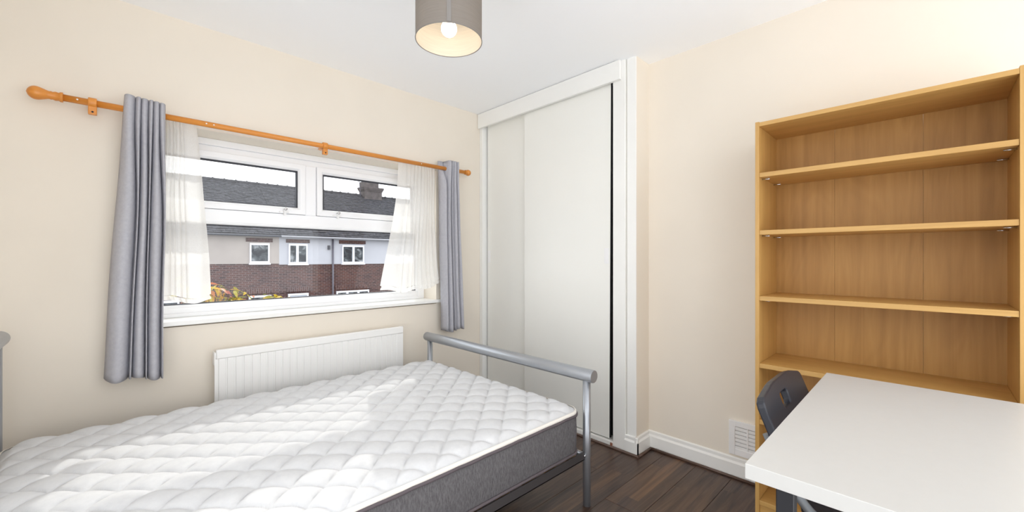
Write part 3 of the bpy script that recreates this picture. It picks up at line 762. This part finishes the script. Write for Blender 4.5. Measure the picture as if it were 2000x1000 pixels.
def brick_mat(name, w, h, soldier=False):
    m, t, p, o = new_mat(name)
    a = t.nodes.new('ShaderNodeTexCoord'); s = t.nodes.new('ShaderNodeSeparateXYZ'); c = t.nodes.new('ShaderNodeCombineXYZ')
    t.links.new(a.outputs['Object'], s.inputs[0]); t.links.new(s.outputs['Z' if soldier else 'X'], c.inputs[0]); t.links.new(s.outputs['X' if soldier else 'Z'], c.inputs[1])
    b = t.nodes.new('ShaderNodeTexBrick'); t.links.new(c.outputs[0], b.inputs['Vector'])
    b.inputs['Color1'].default_value = lin(88, 56, 49); b.inputs['Color2'].default_value = lin(54, 36, 36); b.inputs['Mortar'].default_value = lin(104, 90, 88)
    b.inputs['Scale'].default_value = 1.0; b.inputs['Brick Width'].default_value = w; b.inputs['Row Height'].default_value = h; b.inputs['Mortar Size'].default_value = 0.012; b.inputs['Bias'].default_value = -0.1
    nz = N(t, 'ShaderNodeTexNoise', Scale=0.9, Detail=5.0); t.links.new(c.outputs[0], nz.inputs['Vector'])
    col = mix_rgb(t, 1.0, b.outputs['Color'], ramp(t, nz.outputs['Fac'], [(0.3, (0.72, 0.70, 0.76, 1)), (0.7, (1.15, 1.1, 1.08, 1))]), 'MULTIPLY')
    t.links.new(col, p.inputs['Base Color']); p.inputs['Roughness'].default_value = 0.9
    bump(t, p, b.outputs['Fac'], -0.4, 0.01)
    return m
M['brick'] = brick_mat('red_brick', 0.225, 0.076)
M['brick_soldier'] = brick_mat('soldier_brick', 0.225, 0.085, True)
struct('ground', B(((-40, 2.97, ZG - 0.2), (60, 60, ZG))), M['ground'], 'street and front gardens below the window')

def pane_mat():
    m, t, p, o = new_mat('house_window_glass')
    p.inputs['Specular IOR Level'].default_value = 0.12; p.inputs['Roughness'].default_value = 0.1
    co = coords(t, (1, 1, 1)); nz = N(t, 'ShaderNodeTexNoise', Scale=3.0, Detail=3.0, Distortion=1.0); t.links.new(co, nz.inputs['Vector'])
    t.links.new(ramp(t, nz.outputs['Fac'], [(0.42, lin(44, 48, 54)), (0.58, lin(84, 90, 94)), (0.70, lin(140, 144, 148))]), p.inputs['Base Color'])
    return m
M['house_pane'] = pane_mat()

def house_window(h, x0, x1, z0, z1, splits=(), name='window', blind=None):
    y = DY - 0.11
    w = obj(name, B(((x0, y, z0), (x0 + 0.055, y + 0.10, z1)), ((x1 - 0.055, y, z0), (x1, y + 0.10, z1)), ((x0 + 0.055, y, z0), (x1 - 0.055, y + 0.10, z0 + 0.08)), ((x0 + 0.055, y, z1 - 0.08), (x1 - 0.055, y + 0.10, z1)),
        *[((sx - 0.05, y, z0 + 0.08), (sx + 0.05, y + 0.10, z1 - 0.08)) for sx in splits]), M['house_upvc'], h)
    xs = [x0 + 0.055] + [q for sx in splits for q in (sx - 0.05, sx + 0.05)] + [x1 - 0.055]
    for k in range(0, len(xs), 2):
        obj('pane', B(((xs[k], y + 0.05, z0 + 0.08), (xs[k + 1], y + 0.07, z1 - 0.08))), M['house_pane'] if blind is None else blind, w)
    obj('sill', B(((x0 - 0.03, y - 0.05, z0 - 0.06), (x1 + 0.03, y + 0.08, z0))), M['house_upvc'], w)
    return w

def roof_tiles(x0, x1, seed):
    """overlapping slates on the street-side slope"""
    rnd = random.Random(seed); bm = bmesh.new()
    p0 = Vector((0, DY - 0.30, 2.20)); p1 = Vector((0, DY + 3.6, 4.90)); L = (p1 - p0).length; d = (p1 - p0).normalized(); nrm = Vector((0, -d.z, d.y))
    rows = 30; rh = L / rows; tw = 0.28
    for r in range(rows):
        x = x0 - (tw / 2 if r % 2 else 0)
        while x < x1:
            a, b = max(x, x0) + 0.006, min(x + tw, x1) - 0.006
            if b - a > 0.03:
                lift = 0.042 + rnd.uniform(-0.010, 0.012)
                q0 = p0 + d * (r * rh); q1 = p0 + d * (r * rh + rh * 1.35)
                vs = [Vector((a, 0, 0)) + q0 + nrm * lift, Vector((b, 0, 0)) + q0 + nrm * lift, Vector((b, 0, 0)) + q1 + nrm * 0.004, Vector((a, 0, 0)) + q1 + nrm * 0.004,
                      Vector((a, 0, 0)) + q0 + nrm * (lift - 0.034), Vector((b, 0, 0)) + q0 + nrm * (lift - 0.034)]
                v = [bm.verts.new(k) for k in vs]
                bm.faces.new((v[0], v[1], v[2], v[3])); bm.faces.new((v[4], v[5], v[1], v[0])); bm.faces.new((v[4], v[0], v[3])); bm.faces.new((v[1], v[5], v[2]))
            x += tw
    return bm
def house(x0, x1, label, rend, gut, wins, lints, lows, seed, zr):
    h = thing('terraced_house', ((x0 + x1) / 2, DY + 3.6, ZG), label, 'house')
    obj('brick_wall', B(((x0, DY, ZG), (x1, DY + 7.2, zr))), M['brick'], h)
    obj('render_wall', B(((x0, DY - 0.03, zr), (x1, DY + 7.2, 2.16))), rend, h)
    # roof body
    bm = bmesh.new(); prof = [(DY - 0.30, 2.16), (DY - 0.30, 2.20), (DY + 3.6, 4.90), (DY + 7.5, 2.20), (DY + 7.5, 2.16)]
    a = [bm.verts.new((x0, y, z)) for y, z in prof]; b = [bm.verts.new((x1, y, z)) for y, z in prof]
    for i in range(5): bm.faces.new((a[i], a[(i + 1) % 5], b[(i + 1) % 5], b[i]))
    bm.faces.new(a); bm.faces.new(list(reversed(b)))
    rf = obj('roof', bm, M['slate'], h)
    rt = obj('roof_tiles', roof_tiles(x0, x1, seed), M['slate'], rf); rt['kind'] = 'stuff'
    x = x0
    while x < x1 - 0.05:
        e = min(x + 0.46, x1)
        if 1.5 < x < 15.0: obj('ridge_tile', T([(x, DY + 3.6, 4.90), (e - 0.05, DY + 3.6, 4.90), (e - 0.05, DY + 3.6, 4.905), (e, DY + 3.6, 4.905)], [0.09, 0.09, 0.115, 0.115], 8), M['ridge_tile'], rf)
        x += 0.46
    obj('gutter', T([(x0, DY - 0.34, 2.145), (x1, DY - 0.34, 2.145)], 0.045, 10), gut, h)
    for w in wins: house_window(h, *w)
    for w in lows: house_window(h, *w)
    for q in lints: obj('brick_lintel', B(((q[0], DY - 0.06, q[2]), (q[1], DY + 0.05, q[3]))), M['brick_soldier'] if q[3] < 0.5 else M['brick'], h)
    return h
h1 = house(-8.0, 5.32, 'terraced house with cream render and black gutter seen through the window', M['render_cream'], M['gutter_black'],
    [(4.20, 4.93, 0.985, 1.83)], [(4.07, 5.06, 1.885, 2.055), (4.08, 5.10, -0.31, -0.10)],
    [(4.17, 5.00, -1.5, -0.39), (1.0, 1.90, -1.5, -0.40)], 3, 0.955)
h2 = house(5.32, 22.0, 'terraced house with white render and chimney seen through the window', M['render_white'], M['gutter_white'],
    [(5.69, 6.47, 0.945, 1.84, (6.04,)), (8.05, 9.14, 0.945, 1.83, (8.60,)), (12.2, 13.3, 0.945, 1.83, (12.7,))],
    [(5.59, 6.58, 1.885, 2.045), (7.92, 9.24, 1.90, 2.07), (12.1, 13.4, 1.90, 2.07), (5.62, 6.56, -0.31, -0.10), (7.72, 9.46, -0.31, -0.10)],
    [(5.67, 6.51, -1.9, -0.39, (), 'door_light', M['blind']), (7.78, 9.40, -1.5, -0.39, (8.30, 8.85))], 4, 0.915)
obj('downpipe', T([(7.61, DY - 0.09, 2.1), (7.61, DY - 0.09, ZG)], 0.04, 10), M['pipe'], h2)
obj('alarm_box', B(((7.38, DY - 0.10, 1.60), (7.48, DY - 0.03, 1.80))), M['gutter_black'], h2)
cb = B(((10.70, DY + 3.25, 4.3), (11.80, DY + 3.95, 5.18)))
for i, (g_, z) in enumerate(((0.03, 5.18), (0.07, 5.26), (0.09, 5.34))): box(cb, (10.70 - g_, DY + 3.25 - g_, z), (11.80 + g_, DY + 3.95 + g_, z + 0.08))
box(cb, (10.72, DY + 3.27, 5.42), (11.6, DY + 3.93, 5.75))
obj('chimney', cb, M['stack'], h2)
obj('aerial_pole', T([(10.60, DY + 3.5, 4.7), (10.45, DY + 3.5, 6.2)], 0.022, 8), M['pipe'], h2)

# ------------------------------------------------------------------ shrubs
def leaf_mat():
    m, t, p, o = new_mat('autumn_leaf')
    oi = t.nodes.new('ShaderNodeObjectInfo')
    col = ramp(t, oi.outputs['Random'], [(0.0, lin(96, 104, 40)), (0.35, lin(160, 150, 56)), (0.65, lin(200, 168, 66)), (0.85, lin(190, 128, 76)), (0.97, lin(160, 86, 70))])
    t.links.new(col, p.inputs['Base Color']); p.inputs['Roughness'].default_value = 0.5
    tr = t.nodes.new('ShaderNodeBsdfTranslucent'); t.links.new(col, tr.inputs[0])
    mx = t.nodes.new('ShaderNodeMixShader'); mx.inputs[0].default_value = 0.4; t.links.new(p.outputs[0], mx.inputs[1]); t.links.new(tr.outputs[0], mx.inputs[2]); t.links.new(mx.outputs[0], o.inputs[0])
    return m
M['leaf'] = leaf_mat(); M['bark'] = plain('shrub_bark', (92, 74, 62), 0.9, var=0.2)
def leaf_mesh(k):
    bm = bmesh.new(); L = 0.15; n = 6; mid = []; le = []; ri = []
    for i in range(n + 1):
        f = i / n; w = 0.030 * math.sin(PI * min(1, f * 1.02) ** 0.8) + 0.001; z = -0.05 * f * f * (1 + 0.5 * k)
        mid.append(bm.verts.new((f * L, 0, z - 0.006))); le.append(bm.verts.new((f * L, w, z))); ri.append(bm.verts.new((f * L, -w, z)))
    for i in range(n):
        bm.faces.new((mid[i], mid[i + 1], le[i + 1], le[i])); bm.faces.new((ri[i], ri[i + 1], mid[i + 1], mid[i]))
    for f in bm.faces: f.smooth = True
    me = bpy.data.meshes.new('leaf'); bm.to_mesh(me); bm.free(); me.materials.append(M['leaf']); return me
LM = [leaf_mesh(k) for k in range(3)]
def shrub(cx, cy, top, rx, ry, rz, n, label, seed):
    rnd = random.Random(seed); s = thing('shrub', (cx, cy, ZG), label, 'shrub', 'autumn shrubs outside the window')
    bm = bmesh.new(); tips = []
    tube(bm, [(cx, cy, ZG), (cx + 0.03, cy, ZG + 1.0), (cx, cy, top - rz * 1.3)], [0.05, 0.04, 0.03], 8)
    for k in range(14):
        a = rnd.uniform(0, 2 * PI); r = rnd.uniform(0.2, 0.9)
        e = Vector((cx + rx * r * math.cos(a), cy + ry * r * math.sin(a), top - rz + rz * math.sqrt(1 - r * r) * rnd.uniform(0.6, 0.95)))
        b0 = Vector((cx, cy, top - rz * 1.7)); mid = b0.lerp(e, 0.5) + Vector((0, 0, 0.1)); tube(bm, [b0, mid, e], [0.018, 0.012, 0.005], 6); tips.append((b0, mid, e))
    obj('branches', bm, M['bark'], s)
    for k in range(n):
        b0, mid, e = rnd.choice(tips); f = rnd.uniform(0.55, 1.05)
        p = mid.lerp(e, (f - 0.5) * 2) + Vector((rnd.gauss(0, 0.07), rnd.gauss(0, 0.07), rnd.gauss(0, 0.05)))
        p -= Vector((cx, cy, ZG))
        sc = rnd.uniform(0.75, 1.2)
        child(s, 'leaf', LM[k % 3], p, (rnd.uniform(-0.6, 0.6), rnd.uniform(-0.3, 0.7), rnd.uniform(0, 2 * PI)), (sc, sc, sc))
shrub(1.30, 9.0, 0.93, 0.55, 0.4, 0.72, 260, 'taller yellow and red leaved shrub outside near the left net', 11)
shrub(2.30, 9.0, 0.50, 0.34, 0.3, 0.30, 110, 'low clump of yellow leaves at the middle of the window bottom', 12)
